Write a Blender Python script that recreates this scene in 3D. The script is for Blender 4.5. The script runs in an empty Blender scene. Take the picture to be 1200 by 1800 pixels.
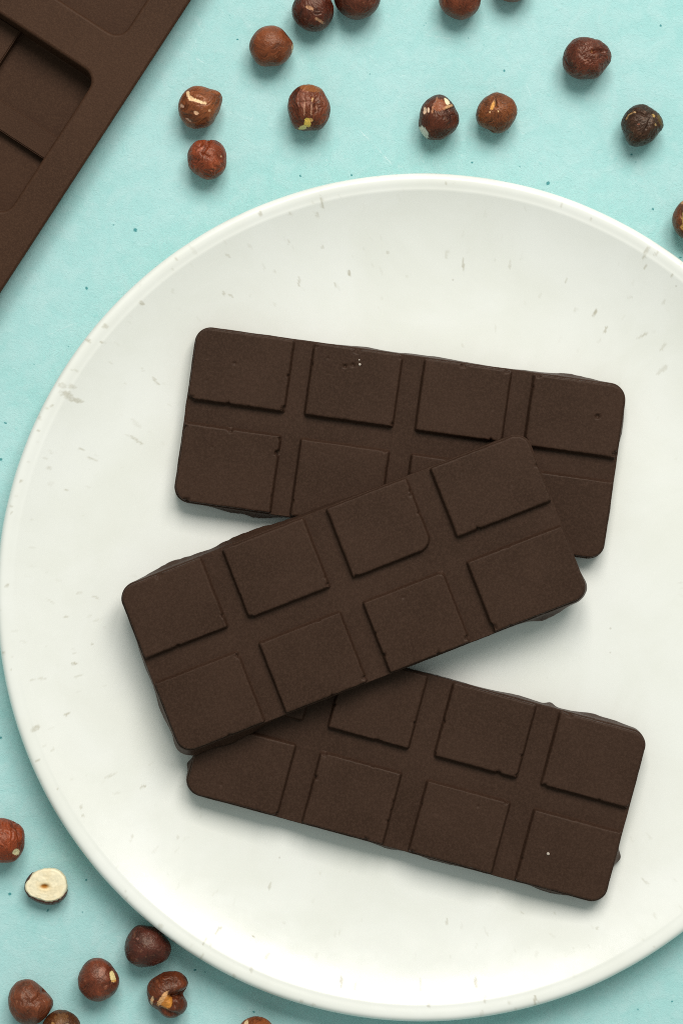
import bpy, bmesh, math, random
import numpy as np
from mathutils import Vector, noise

# ------------------------------------------------------------------ camera, world, lamp, exposure
S = 0.0001733                     # metres per photograph pixel on the table plane
H = 0.85                          # camera height above the table
SC = bpy.context.scene
COL = SC.collection


def P(px, py, z=0.0):
    """photograph position -> place in the scene for something at height z"""
    k = (H - z) / H
    return Vector(((px - 600) * S * k, (900 - py) * S * k, z))


cam_d = bpy.data.cameras.new("camera")
cam_d.sensor_fit = 'VERTICAL'
cam_d.sensor_height = 36
cam_d.lens = 36 * H / (1800 * S)
cam_d.clip_start = 0.01
cam_d.clip_end = 20
cam = bpy.data.objects.new("camera", cam_d)
cam.location = (0, 0, H)
COL.objects.link(cam)
SC.camera = cam

world = bpy.data.worlds.new("World")
SC.world = world
world.use_nodes = True
bg = world.node_tree.nodes["Background"]
bg.inputs[0].default_value = (0.86, 1.0, 0.98, 1)
bg.inputs[1].default_value = 0.345

AZ, EL, DIST = math.radians(14), math.radians(53), 2.0


def window_lamp(name, side, sx, sy, power):
    d = bpy.data.lights.new(name, 'AREA')
    d.shape = 'RECTANGLE'
    d.size, d.size_y = sx, sy
    d.energy = power
    d.color = (1.0, 0.955, 0.925)
    o = bpy.data.objects.new(name, d)
    v = Vector((math.sin(AZ) * math.cos(EL), math.cos(AZ) * math.cos(EL), math.sin(EL)))
    right = Vector((math.cos(AZ), -math.sin(AZ), 0))
    o.location = v * DIST + right * side
    o.rotation_euler = (-v).to_track_quat('-Z', 'Y').to_euler()
    COL.objects.link(o)
    return o


for pane in (-1, 1):
    window_lamp("window_light", pane * 0.36, 0.62, 0.95, 21.2)

SC.view_settings.view_transform = 'Standard'
SC.view_settings.look = 'None'
SC.view_settings.exposure = 0.09
SC.view_settings.gamma = 1.0
SC.view_settings.use_curve_mapping = False
SC.cycles.max_bounces = 8
SC.cycles.diffuse_bounces = 4
SC.cycles.caustics_reflective = False
SC.cycles.use_denoising = False
SC.cycles.filter_width = 1.0


# ------------------------------------------------------------------ helpers
def lin(r, g, b):
    def f(c):
        c = c / 255.0
        return c / 12.92 if c <= 0.04045 else ((c + 0.055) / 1.055) ** 2.4
    return (f(r), f(g), f(b), 1.0)


def tag(o, label=None, cat=None, group=None, kind=None):
    if label:
        o["label"] = label
    if cat:
        o["category"] = cat
    if group:
        o["group"] = group
    if kind:
        o["kind"] = kind
    return o


def link(name, me, mat=None, parent=None):
    o = bpy.data.objects.new(name, me)
    COL.objects.link(o)
    if mat and not me.materials:
        me.materials.append(mat)
    if parent:
        o.parent = parent
    return o


def empty(name, loc, rz=0.0):
    o = bpy.data.objects.new(name, None)
    o.empty_display_size = 0.01
    o.location = loc
    o.rotation_euler = (0, 0, rz)
    COL.objects.link(o)
    return o


def mesh_np(name, co, faces, smooth=True):
    """co (n,3); faces: list of arrays (m,3|4) or lists of index tuples"""
    me = bpy.data.meshes.new(name)
    loops, starts = [], []
    n = 0
    for f in faces:
        if isinstance(f, np.ndarray):
            loops.append(f.reshape(-1))
            starts.append(n + np.arange(len(f)) * f.shape[1])
            n += f.size
        else:
            for t in f:
                loops.append(np.array(t))
                starts.append(np.array([n]))
                n += len(t)
    loops = np.concatenate(loops).astype(np.int32)
    starts = np.concatenate(starts).astype(np.int32)
    me.vertices.add(len(co))
    me.vertices.foreach_set("co", np.asarray(co, np.float32).reshape(-1))
    me.loops.add(len(loops))
    me.loops.foreach_set("vertex_index", loops)
    me.polygons.add(len(starts))
    me.polygons.foreach_set("loop_start", starts)
    me.update(calc_edges=True)
    me.polygons.foreach_set("use_smooth", np.full(len(starts), smooth))
    me.validate()
    return me


def noise1(x, seed, octaves=3):
    """smooth value noise over an array"""
    out = np.zeros_like(x, dtype=float)
    a, f = 1.0, 1.0
    rng = np.random.RandomState(seed)
    for _ in range(octaves):
        tab = rng.uniform(-1, 1, 4096)
        xi = np.floor(x * f).astype(int)
        t = x * f - xi
        t = t * t * (3 - 2 * t)
        out += a * (tab[xi % 4096] * (1 - t) + tab[(xi + 1) % 4096] * t)
        a *= 0.5
        f *= 2.03
    return out


def vnoise(p, seed=0, octaves=3):
    """3-D noise on (n,3) array"""
    out = np.empty(len(p))
    off = seed * 17.13
    for i, (x, y, z) in enumerate(p):
        out[i] = noise.fractal((x + off, y - off, z + off * .5), 1.0, 2.0, octaves)
    return out


class NT:
    """tiny node tree writer"""
    def __init__(self, name):
        self.mat = bpy.data.materials.new(name)
        self.mat.use_nodes = True
        self.t = self.mat.node_tree
        self.b = self.t.nodes["Principled BSDF"]

    def n(self, typ, ins=None, **props):
        nd = self.t.nodes.new(typ)
        for k, v in props.items():
            setattr(nd, k, v)
        for k, v in (ins or {}).items():
            self.set(nd.inputs[k], v)
        return nd

    def set(self, sock, v):
        if hasattr(v, "is_output"):
            self.t.links.new(v, sock)
        else:
            sock.default_value = v

    def noise(self, vec, scale, detail=3, rough=0.5, dist=0.0):
        return self.n("ShaderNodeTexNoise", {"Vector": vec, "Scale": scale, "Detail": detail,
                                             "Roughness": rough, "Distortion": dist}).outputs[0]

    def math(self, op, a, b=0.0, c=0.0, clamp=False):
        return self.n("ShaderNodeMath", {0: a, 1: b, 2: c}, operation=op, use_clamp=clamp).outputs[0]

    def ramp(self, fac, p0, p1, v0=0.0, v1=1.0):
        return self.n("ShaderNodeMapRange", {0: fac, 1: p0, 2: p1, 3: v0, 4: v1},
                      interpolation_type='SMOOTHSTEP').outputs[0]

    def mix(self, fac, a, b, mode='MIX'):
        nd = self.n("ShaderNodeMix", data_type='RGBA', blend_type=mode)
        self.set(nd.inputs[0], fac)
        self.set(nd.inputs[6], a)
        self.set(nd.inputs[7], b)
        return nd.outputs[2]

    def bump(self, h, dist, strength=1.0, normal=None):
        ins = {"Height": h, "Distance": dist, "Strength": strength}
        if normal is not None:
            ins["Normal"] = normal
        return self.n("ShaderNodeBump", ins).outputs[0]

    def out(self, **k):
        for a, v in k.items():
            self.set(self.b.inputs[a.replace("_", " ")], v)
        return self.mat


# ------------------------------------------------------------------ materials
def mat_table():
    m = NT("aqua_painted_board")
    co = m.n("ShaderNodeTexCoord").outputs["Object"]
    big = m.noise(co, 22, 3, 0.55)
    mid = m.noise(co, 160, 4, 0.6, 0.6)
    warp = m.n("ShaderNodeVectorMath", {0: co, 1: m.n("ShaderNodeVectorMath", {
        0: m.n("ShaderNodeTexNoise", {"Vector": co, "Scale": 260.0, "Detail": 2.0}).outputs[1],
        "Scale": 0.006}, operation='SCALE').outputs[0]}, operation='ADD').outputs[0]
    w2 = m.n("ShaderNodeVectorMath", {0: m.n("ShaderNodeTexNoise", {"Vector": co, "Scale": 1100.0, "Detail": 2.0}).outputs[1], 1: (.5, .5, .5)}, operation='SUBTRACT').outputs[0]
    warp2 = m.n("ShaderNodeVectorMath", {0: co, 1: m.n("ShaderNodeVectorMath", {0: w2, "Scale": 0.0011}, operation='SCALE').outputs[0]}, operation='ADD').outputs[0]
    fib = m.noise(warp, 900, 3, 0.62, 1.4)
    fine = m.noise(co, 2600, 2, 0.6)
    c = m.mix(m.ramp(big, .3, .7), (0.355, 0.640, 0.612, 1), (0.405, 0.672, 0.650, 1))
    c = m.mix(m.ramp(mid, .35, .72, 0, .45), c, (0.49, 0.70, 0.68, 1))
    c = m.mix(m.ramp(fib, .55, .78, 0, .42), c, (0.23, 0.54, 0.52, 1))
    c = m.mix(m.ramp(fib, .42, .25, 0, .35), c, (0.60, 0.76, 0.73, 1))
    # pigment specks, each cell draws a dot or none
    for scale, share, rad, depth in ((85, .88, .05, .5),):
        v = m.n("ShaderNodeTexVoronoi", {"Vector": warp, "Scale": float(scale), "Randomness": 1.0})
        sep = m.n("ShaderNodeSeparateColor", {0: v.outputs["Color"]})
        r = m.math('MULTIPLY', sep.outputs[1], rad)
        dot = m.ramp(m.math('SUBTRACT', v.outputs["Distance"], r), .012, -.004)
        on = m.math('GREATER_THAN', sep.outputs[0], share)
        c = m.mix(m.math('MULTIPLY', m.math('MULTIPLY', dot, on), depth), c, (0.012, 0.235, 0.245, 1))
    # faint teal smudges
    sm = m.noise(co, 75, 5, 0.7, 1.0)
    c = m.mix(m.ramp(sm, .66, .80, 0, .5), c, (0.18, 0.53, 0.50, 1))
    # hair-thin pale scratches, each where it runs on the board
    for (ax, ay, bx, by, wd, st) in ((600, 195, 700, 300, 1.3, .55), (310, 85, 380, 120, 1.2, .45), (380, 15, 330, 95, 1.0, .3), (990, 200, 1130, 330, 1.0, .25),
                                     (740, 60, 830, 75, 1.0, .3), (60, 600, 150, 560, 1.0, .3), (905, 95, 940, 190, .9, .25), (20, 1625, 110, 1660, 1.0, .3)):
        a, b = P(ax, ay), P(bx, by)
        d = b - a
        rot = m.n("ShaderNodeMapping", {"Vector": warp2, "Location": ((a + b) * .5), "Rotation": (0, 0, math.atan2(d.y, d.x)), "Scale": (1, 1, 1)}, vector_type='TEXTURE').outputs[0]
        sx = m.n("ShaderNodeSeparateXYZ", {0: rot})
        ln = m.ramp(m.math('ABSOLUTE', sx.outputs[0]), d.length * .5, d.length * .3)
        th = m.ramp(m.math('ABSOLUTE', sx.outputs[1]), wd * S, wd * S * .3)
        c = m.mix(m.math('MULTIPLY', m.math('MULTIPLY', ln, th), m.math('MULTIPLY', m.ramp(mid, .4, .6), st)), c, (0.74, 0.88, 0.85, 1))
    # paint specks, where they sit on the board
    for (sx_, sy_, rr_) in ((238, 404, 4.6), (153, 507, 3.4), (418, 70, 2.8), (404, 27, 2.0), (281, 332, 2.4), (650, 130, 2.0), (745, 45, 2.0), (823, 66, 2.4), (885, 124, 3.4), (996, 45, 1.8),
                            (1160, 45, 3.6), (829, 286, 3.2), (962, 322, 5.0), (913, 292, 2.4), (10, 743, 3.4), (2, 808, 4.0), (2, 1297, 3.4), (18, 1572, 4.0), (84, 1600, 3.2), (152, 1547, 3.2),
                            (145, 1603, 2.0), (343, 1705, 3.2), (361, 1709, 2.0), (446, 1778, 2.6), (1109, 272, 2.8), (1116, 285, 2.4), (892, 233, 2.2), (200, 395, 2.0), (528, 309, 2.6), (618, 308, 2.8),
                            (748, 40, 1.8), (530, 310, 1.8), (1180, 1760, 3.0), (1120, 1775, 2.4), (60, 640, 2.0), (120, 610, 1.8), (210, 1560, 2.0), (1146, 368, 2.6), (1195, 452, 2.6)):
        q = P(sx_, sy_)
        ds = m.n("ShaderNodeVectorMath", {0: warp2, 1: (q.x, q.y, 0)}, operation='DISTANCE').outputs["Value"]
        c = m.mix(m.ramp(ds, rr_ * S * .95, rr_ * S * .35, 0, .85 if rr_ > 2.5 else .5), c, (0.010, 0.215, 0.225, 1))
    h = m.math('ADD', m.math('MULTIPLY', fib, 1.0), m.math('MULTIPLY', fine, .35))
    h = m.math('ADD', h, m.math('MULTIPLY', mid, 1.1))
    nb = m.bump(h, 0.00028, .6)
    return m.out(Base_Color=c, Roughness=0.72, Normal=nb, **{"Specular IOR Level": 0.25})


def mat_plate():
    m = NT("speckled_glazed_stoneware")
    co = m.n("ShaderNodeTexCoord").outputs["Object"]
    mk = m.n("ShaderNodeAttribute", attribute_name="mark").outputs["Fac"]
    cloud = m.noise(co, 30, 4, .6, .5)
    c = m.mix(m.ramp(cloud, .3, .72), (0.768, 0.772, 0.695, 1), (0.812, 0.816, 0.752, 1))
    grain = m.noise(co, 420, 4, .7)
    mm = m.math('MULTIPLY', mk, m.ramp(grain, .25, .62, .35, 1.0))
    c = m.mix(m.math('MINIMUM', mm, 1.0), c, (0.30, 0.255, 0.135, 1))
    v = m.n("ShaderNodeTexVoronoi", {"Vector": co, "Scale": 210.0})
    sep = m.n("ShaderNodeSeparateColor", {0: v.outputs["Color"]})
    dot = m.math('MULTIPLY', m.ramp(v.outputs["Distance"], .10, .03), m.math('GREATER_THAN', sep.outputs[0], .965))
    c = m.mix(m.math('MULTIPLY', dot, .35), c, (0.35, 0.32, 0.24, 1))
    nb = m.bump(m.noise(co, 48, 3, .45), 0.0008, .20)
    return m.out(Base_Color=c, Roughness=m.ramp(m.noise(co, 60, 3, .6), .35, .65, .30, .16), Normal=nb,
                 **{"Specular IOR Level": .42})


def mat_chocolate():
    m = NT("dark_chocolate")
    co = m.n("ShaderNodeTexCoord").outputs["Object"]
    geo = m.n("ShaderNodeObjectInfo").outputs["Random"]
    off = m.n("ShaderNodeVectorMath", {0: co, 1: m.n("ShaderNodeCombineXYZ", {0: geo, 1: m.math('MULTIPLY', geo, 3.7), 2: 0.0}).outputs[0]},
              operation='ADD').outputs[0]
    big = m.noise(off, 45, 3, .55)
    fine = m.noise(off, 1500, 3, .75)
    micro = m.noise(off, 4200, 2, .7)
    c = m.mix(m.ramp(big, .3, .72), (0.0300, 0.0148, 0.0088, 1), (0.0390, 0.0194, 0.0118, 1))
    c = m.mix(m.ramp(fine, .35, .72, 0, .6), c, (0.066, 0.036, 0.0235, 1))
    c = m.mix(m.ramp(micro, .42, .75, 0, .55), c, (0.018, 0.0075, 0.004, 1))
    # tiny sugar / bloom flecks
    v = m.n("ShaderNodeTexVoronoi", {"Vector": off, "Scale": 125.0})
    sep = m.n("ShaderNodeSeparateColor", {0: v.outputs["Color"]})
    dot = m.math('MULTIPLY', m.ramp(v.outputs["Distance"], .055, .02), m.math('GREATER_THAN', sep.outputs[0], .955))
    c = m.mix(m.math('MULTIPLY', dot, m.math('MULTIPLY', sep.outputs[1], .55)), c, (0.24, 0.16, 0.12, 1))
    # faint scuffs
    sc = m.noise(off, 130, 5, .72, 1.2)
    c = m.mix(m.ramp(sc, .64, .82, 0, .30), c, (0.12, 0.068, 0.05, 1))
    h = m.math('ADD', m.math('MULTIPLY', fine, .5), m.math('MULTIPLY', m.noise(off, 240, 3, .6), 1.2))
    nb = m.bump(h, 0.00009, .45)
    return m.out(Base_Color=c, Roughness=m.ramp(big, .3, .7, .44, .54), Normal=nb,
                 **{"Specular IOR Level": .15, "Specular Tint": (1.0, .86, .72, 1)})


def mat_silicone():
    m = NT("brown_silicone")
    co = m.n("ShaderNodeTexCoord").outputs["Object"]
    big = m.noise(co, 30, 3, .55)
    fine = m.noise(co, 2100, 3, .75)
    c = m.mix(m.ramp(big, .3, .72), (0.036, 0.0155, 0.0080, 1), (0.046, 0.0205, 0.0108, 1))
    c = m.mix(m.ramp(fine, .4, .75, 0, .6), c, (0.080, 0.040, 0.022, 1))
    c = m.mix(m.ramp(fine, .45, .25, 0, .5), c, (0.024, 0.011, 0.006, 1))
    v = m.n("ShaderNodeTexVoronoi", {"Vector": co, "Scale": 90.0})
    sep = m.n("ShaderNodeSeparateColor", {0: v.outputs["Color"]})
    dot = m.math('MULTIPLY', m.ramp(v.outputs["Distance"], .06, .02), m.math('GREATER_THAN', sep.outputs[0], .96))
    c = m.mix(m.math('MULTIPLY', dot, .35), c, (0.24, 0.16, 0.12, 1))
    nb = m.bump(fine, 0.00009, .6)
    return m.out(Base_Color=c, Roughness=.55, Normal=nb, **{"Specular IOR Level": .15, "Specular Tint": (1.0, .86, .72, 1)})


def mat_nut(name, rough=.37, grain=1.0):
    m = NT(name)
    co = m.n("ShaderNodeTexCoord").outputs["Object"]
    a = m.n("ShaderNodeAttribute", attribute_name="Col").outputs["Color"]
    fine = m.noise(co, 1500, 4, .7, .5)
    c = m.mix(m.ramp(fine, .35, .75, 0, .28 * grain), a, m.mix(1.0, a, (1.7, 1.55, 1.4, 1), 'MULTIPLY'))
    c = m.mix(m.ramp(fine, .48, .25, 0, .5 * grain), c, m.mix(1.0, a, (0.38, 0.32, 0.3, 1), 'MULTIPLY'))
    h = m.math('ADD', fine, m.math('MULTIPLY', m.noise(co, 700, 3, .6, 1.0), 1.3))
    nb = m.bump(h, 0.00022, .55 * grain)
    return m.out(Base_Color=c, Roughness=m.ramp(fine, .3, .7, rough + .1, rough - .04), Normal=nb, **{"Specular IOR Level": .5, "Specular Tint": (1.0, .84, .68, 1)})


M_TABLE, M_PLATE, M_CHOC, M_SIL = mat_table(), mat_plate(), mat_chocolate(), mat_silicone()


def mat_grain():
    m = NT("sugar")
    co = m.n("ShaderNodeTexCoord").outputs["Object"]
    return m.out(Base_Color=m.mix(m.noise(co, 3000), (.32, .26, .20, 1), (.55, .48, .40, 1)), Roughness=.6)


M_GRAIN = mat_grain()
M_NUT, M_KERNEL = mat_nut("hazelnut_skin"), mat_nut("hazelnut_kernel", .5, .3)

# ------------------------------------------------------------------ the table
hw = 0.75
me = mesh_np("tabletop", np.array([(-hw, -hw, -.02), (hw, -hw, -.02), (hw, hw, -.02), (-hw, hw, -.02),
                                   (-hw, -hw, 0), (hw, -hw, 0), (hw, hw, 0), (-hw, hw, 0)]),
             [[(3, 2, 1, 0), (4, 5, 6, 7), (0, 1, 5, 4), (1, 2, 6, 5), (2, 3, 7, 6), (3, 0, 4, 7)]], False)
tag(link("tabletop", me, M_TABLE), "aqua painted board with teal specks and scratches", kind="structure")

# ------------------------------------------------------------------ the plate
PLATE_Z = 0.0050                         # height of the flat eating surface
RIM_Z = 0.0135
RK = (H - RIM_Z) / H
R = 748 * S * RK
PC = P(742, 1050, RIM_Z)
PC.z = 0

# plate marks: photograph x, y, length, width, strength (dashes run outward from the centre)
MARKS = [(249,533,11,8,.8),(186,573,7,8,.6),(155,598,15,5,.8),(178,601,6,6,.7),(195,638,8,4,.3),(133,651,13,4,.5),(110,678,12,9,.6),
 (120,695,22,12,.75),(132,703,24,8,.7),(128,680,12,8,.5),(92,714,6,4,.6),(67,730,10,3,.6),(69,737,8,3,.5),(68,757,4,4,.7),(273,669,17,4,.7),
 (252,651,9,4,.35),(240,774,24,5,.7),(226,765,12,4,.3),(143,789,13,4,.7),(163,807,16,4,.6),(86,822,9,4,.4),(38,846,6,5,.8),(116,861,7,4,.7),
 (80,805,8,4,.4),(90,850,14,8,.2),(240,745,20,8,.2),(458,376,8,7,.7),(509,377,9,4,.6),(566,356,19,5,.7),(557,379,11,4,.7),(402,450,13,4,.5),
 (508,426,10,4,.5),(525,495,15,4,.7),(614,480,12,6,.95),(589,501,7,4,.7),(681,443,9,4,.6),(567,435,6,4,.5),(394,516,8,4,.6),(406,520,8,4,.6),
 (483,477,6,4,.5),(310,455,9,4,.6),(304,473,8,4,.4),(340,440,20,6,.25),(438,432,12,5,.2),(578,308,4,5,.6),(596,316,4,4,.5),(664,308,5,4,.5),
 (784,322,4,4,.7),(814,465,22,4,.7),(784,447,16,5,.35),(895,465,16,4,.4),(994,493,9,4,.6),(1045,550,13,6,.9),(1063,580,13,4,.7),(1128,590,18,4,.7),
 (1134,445,22,6,.75),(1133,470,9,4,.7),(1180,484,8,4,.7),(1153,446,11,4,.6),(1106,523,8,4,.4),(1164,610,15,5,.5),(1163,650,22,8,.4),(1038,386,6,4,.6),
 (1165,532,10,4,.35),(1010,545,9,4,.3),(12,1030,8,6,.8),(116,1084,8,5,.8),(168,1050,14,4,.6),(140,1042,10,4,.4),(88,1056,18,3,.35),(162,1132,5,4,.7),
 (131,1167,9,7,.9),(131,1148,6,4,.4),(76,1193,16,4,.5),(58,1195,10,4,.5),(137,1189,16,4,.5),(117,1256,10,4,.9),(62,1281,15,8,.8),(93,1318,7,4,.5),
 (65,1336,11,4,.8),(101,1386,4,4,.8),(196,1363,22,5,.5),(251,1383,13,6,.8),(143,1418,6,4,.6),(146,1435,5,4,.7),(233,1470,6,5,.5),(312,1472,7,4,.5),
 (205,1395,14,4,.25),(170,1090,12,3,.35),(7,1148,6,6,.7),(20,1178,5,3,.6),(12,1215,4,10,.6),(474,1557,11,4,.7),(383,1636,17,5,.9),(446,1646,3,3,1.2),
 (360,1655,13,4,.7),(470,1680,13,5,.6),(442,1705,11,5,.6),(600,1725,19,5,1.0),(624,1733,11,4,.5),(739,1732,22,4,.7),(753,1767,9,5,.7),(354,1683,13,5,.5),
 (410,1718,12,8,.6),(530,1760,6,5,.5),(550,1766,6,6,.5),(590,1782,5,4,.6),(836,1728,19,6,.9),(940,1758,17,6,.8),(852,1755,13,4,.6),(846,1782,11,5,.5),
 (906,1776,9,5,.6),(1133,1550,15,4,.5),(1049,1631,5,4,.7),(975,1605,6,4,.5),(917,1604,7,4,.5),(785,1620,11,4,.5),(1150,1610,12,4,.3),(281,1630,12,8,.5),
 (304,1655,6,6,.5),(229,1478,5,4,.4),(820,1750,12,9,.25),(370,1660,8,4,.4)]


def build_plate():
    mm = 0.001
    top = [(0, 0), (20, 0), (40, 0)]
    r0, r1 = 80.0, R / mm - 5.0
    rise = RIM_Z / mm - .5 - PLATE_Z / mm
    for r in np.arange(41, r1, 0.42):
        t = max(0.0, (r - r0) / (r1 - r0))
        top.append((r, rise * (0.5 * t ** 2.0 + .5 * t ** 2.6)))
    base = [(r * mm, PLATE_Z + z * mm) for r, z in top]
    Rm, zr = R / mm, RIM_Z / mm
    lip = [(-4.75, -.48), (-4.4, -.43), (-4.05, -.35), (-3.7, -.26), (-3.35, -.17), (-3.0, -.09), (-2.65, -.04), (-2.3, -.005), (-1.95, 0), (-1.6, -.05),
           (-1.3, -.14), (-1.0, -.30), (-.7, -.55), (-.45, -.86), (-.25, -1.2), (-.1, -1.65), (0, -2.2), (-.1, -2.8), (-.5, -3.3), (-1.3, -3.8)]
    base += [((Rm + a) * mm, (zr + b) * mm) for a, b in lip]
    under = [(Rm - 6, zr - 5.2), (Rm - 16, zr - 8.4), (Rm - 30, 2.6), (90, 1.4), (82, .3), (80, .05), (76, .05), (74, .8), (70, 1.4), (0, 1.4)]
    base += [(a * mm, b * mm) for a, b in under]
    prof = np.array(base)
    NA = 1440
    ang = np.arange(NA) / NA * 2 * np.pi
    rr, zz = prof[1:-1, 0], prof[1:-1, 1]
    nr = len(rr)
    wob = 1 + 0.0011 * np.sin(ang * 2 + 1) + 0.0007 * np.sin(ang * 3 + .4) + .0003 * noise1(ang * 9, 5)
    wob[:] = wob * 1.0
    X = np.outer(rr, np.cos(ang) * wob)
    Y = np.outer(rr, np.sin(ang) * wob)
    zn = 1 + 0.02 * np.sin(ang * 2 + 2.2) * 1
    Z = np.outer(zz, np.ones(NA)) + np.outer(np.clip((zz - PLATE_Z) / RIM_Z, 0, 1) ** 2 * RIM_Z, zn - 1)
    co = np.stack([X, Y, Z], -1).reshape(-1, 3)
    co = np.vstack([co, [[0, 0, prof[0, 1]], [0, 0, prof[-1, 1]]]])
    i = np.arange(nr - 1)[:, None] * NA
    j = np.arange(NA)[None, :]
    j2 = (j + 1) % NA
    q = np.stack([i + j, i + NA + j, i + NA + j2, i + j2], -1).reshape(-1, 4)
    a = np.arange(NA)
    c0, c1 = nr * NA, nr * NA + 1
    f0 = np.stack([np.full(NA, c0), a, (a + 1) % NA], -1)
    l = (nr - 1) * NA
    f1 = np.stack([np.full(NA, c1), l + (a + 1) % NA, l + a], -1)
    me = mesh_np("plate", co, [q[:, ::-1][:, [0, 1, 2, 3]][:, ::-1], f0, f1], True)
    # marks in the glaze
    world_xy = co[:, :2] + np.array([PC.x, PC.y])
    k = (H - co[:, 2]) / H
    px = world_xy[:, 0] / S / k + 600
    py = 900 - world_xy[:, 1] / S / k
    mark = np.zeros(len(co))
    rng = np.random.RandomState(3)
    extra = []
    for _ in range(280):
        th = rng.uniform(0, 2 * np.pi)
        rad = 748 * (1 - abs(rng.normal(0, .17)))
        if rad < 430:
            continue
        lip_ = rad > 725
        extra.append((742 + rad * np.cos(th), 1050 + rad * np.sin(th), rng.uniform(4, 14) if not lip_ else rng.uniform(3, 8),
                      rng.uniform(2.5, 4.5), rng.uniform(.06, .24) * (2.2 if lip_ else 1)))
    okz = np.arange(len(co)) < nr * NA - 10 * NA
    n2 = noise1(px * .35, 8) * 1.0 + noise1(py * .35, 9)
    for (mx, my, ln, wd, st) in MARKS + extra:
        sel = np.where((np.abs(px - mx) < ln + 12) & (np.abs(py - my) < ln + 12) & okz)[0]
        if not len(sel):
            continue
        d = np.array([mx - 742, my - 1050.0])
        d /= np.hypot(*d)
        tw = rng.normal(0, .22)
        d = np.array([d[0] * np.cos(tw) - d[1] * np.sin(tw), d[0] * np.sin(tw) + d[1] * np.cos(tw)])
        ux = (px[sel] - mx) * d[0] + (py[sel] - my) * d[1]
        uy = -(px[sel] - mx) * d[1] + (py[sel] - my) * d[0]
        uy = uy * 1.22 + .9 * noise1(ux * .3 + mx, 4)
        e = (ux / (ln * .62)) ** 2 + (uy / (wd * .62)) ** 2 + .30 * n2[sel]
        val = st * np.clip((1.15 - e) * 1.7, 0, 1) * .62
        mark[sel] = np.maximum(mark[sel], val)
    at = me.attributes.new("mark", 'FLOAT', 'POINT')
    at.data.foreach_set("value", mark.astype(np.float32))
    o = link("plate", me, M_PLATE)
    o.location = PC
    return tag(o, "round off-white glazed plate with grey-brown flecks and a raised lip", "plate")


build_plate()

# ------------------------------------------------------------------ chocolate bars
BK = 0.985
U = S * BK                                # bar pixel -> metres
BL, BW = 757.0, 305.0
XS = [(0, 163), (208, 356), (401, 549), (594, 757)]          # where the squares lie along and across a bar
YS = [(0, 129.5), (175.5, 305)]
T_SLAB, T_SQ = 0.0056, 0.0022
T_BAR = T_SLAB + T_SQ
CORNER = 25.0


def rounded_loop(hx, hy, rad, step):
    """closed loop of points and outward normals, counter-clockwise"""
    pts, nrm = [], []
    cs = [(hx - rad, hy - rad, 0), (-hx + rad, hy - rad, 90), (-hx + rad, -hy + rad, 180), (hx - rad, -hy + rad, 270)]
    na = max(6, int(rad * math.pi / 2 / step))
    for i, (cx, cy, a0) in enumerate(cs):
        for k in range(na + 1):
            a = math.radians(a0 + 90 * k / na)
            pts.append((cx + rad * math.cos(a), cy + rad * math.sin(a)))
            nrm.append((math.cos(a), math.sin(a)))
        nx, ny, a1 = cs[(i + 1) % 4]
        a = math.radians(a1)
        p0 = np.array(pts[-1])
        p1 = np.array((nx + rad * math.cos(a), ny + rad * math.sin(a)))
        m = max(2, int(np.hypot(*(p1 - p0)) / step))
        for k in range(1, m):
            pts.append(tuple(p0 + (p1 - p0) * k / m))
            nrm.append((math.cos(a), math.sin(a)))
    return np.array(pts), np.array(nrm)


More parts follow.
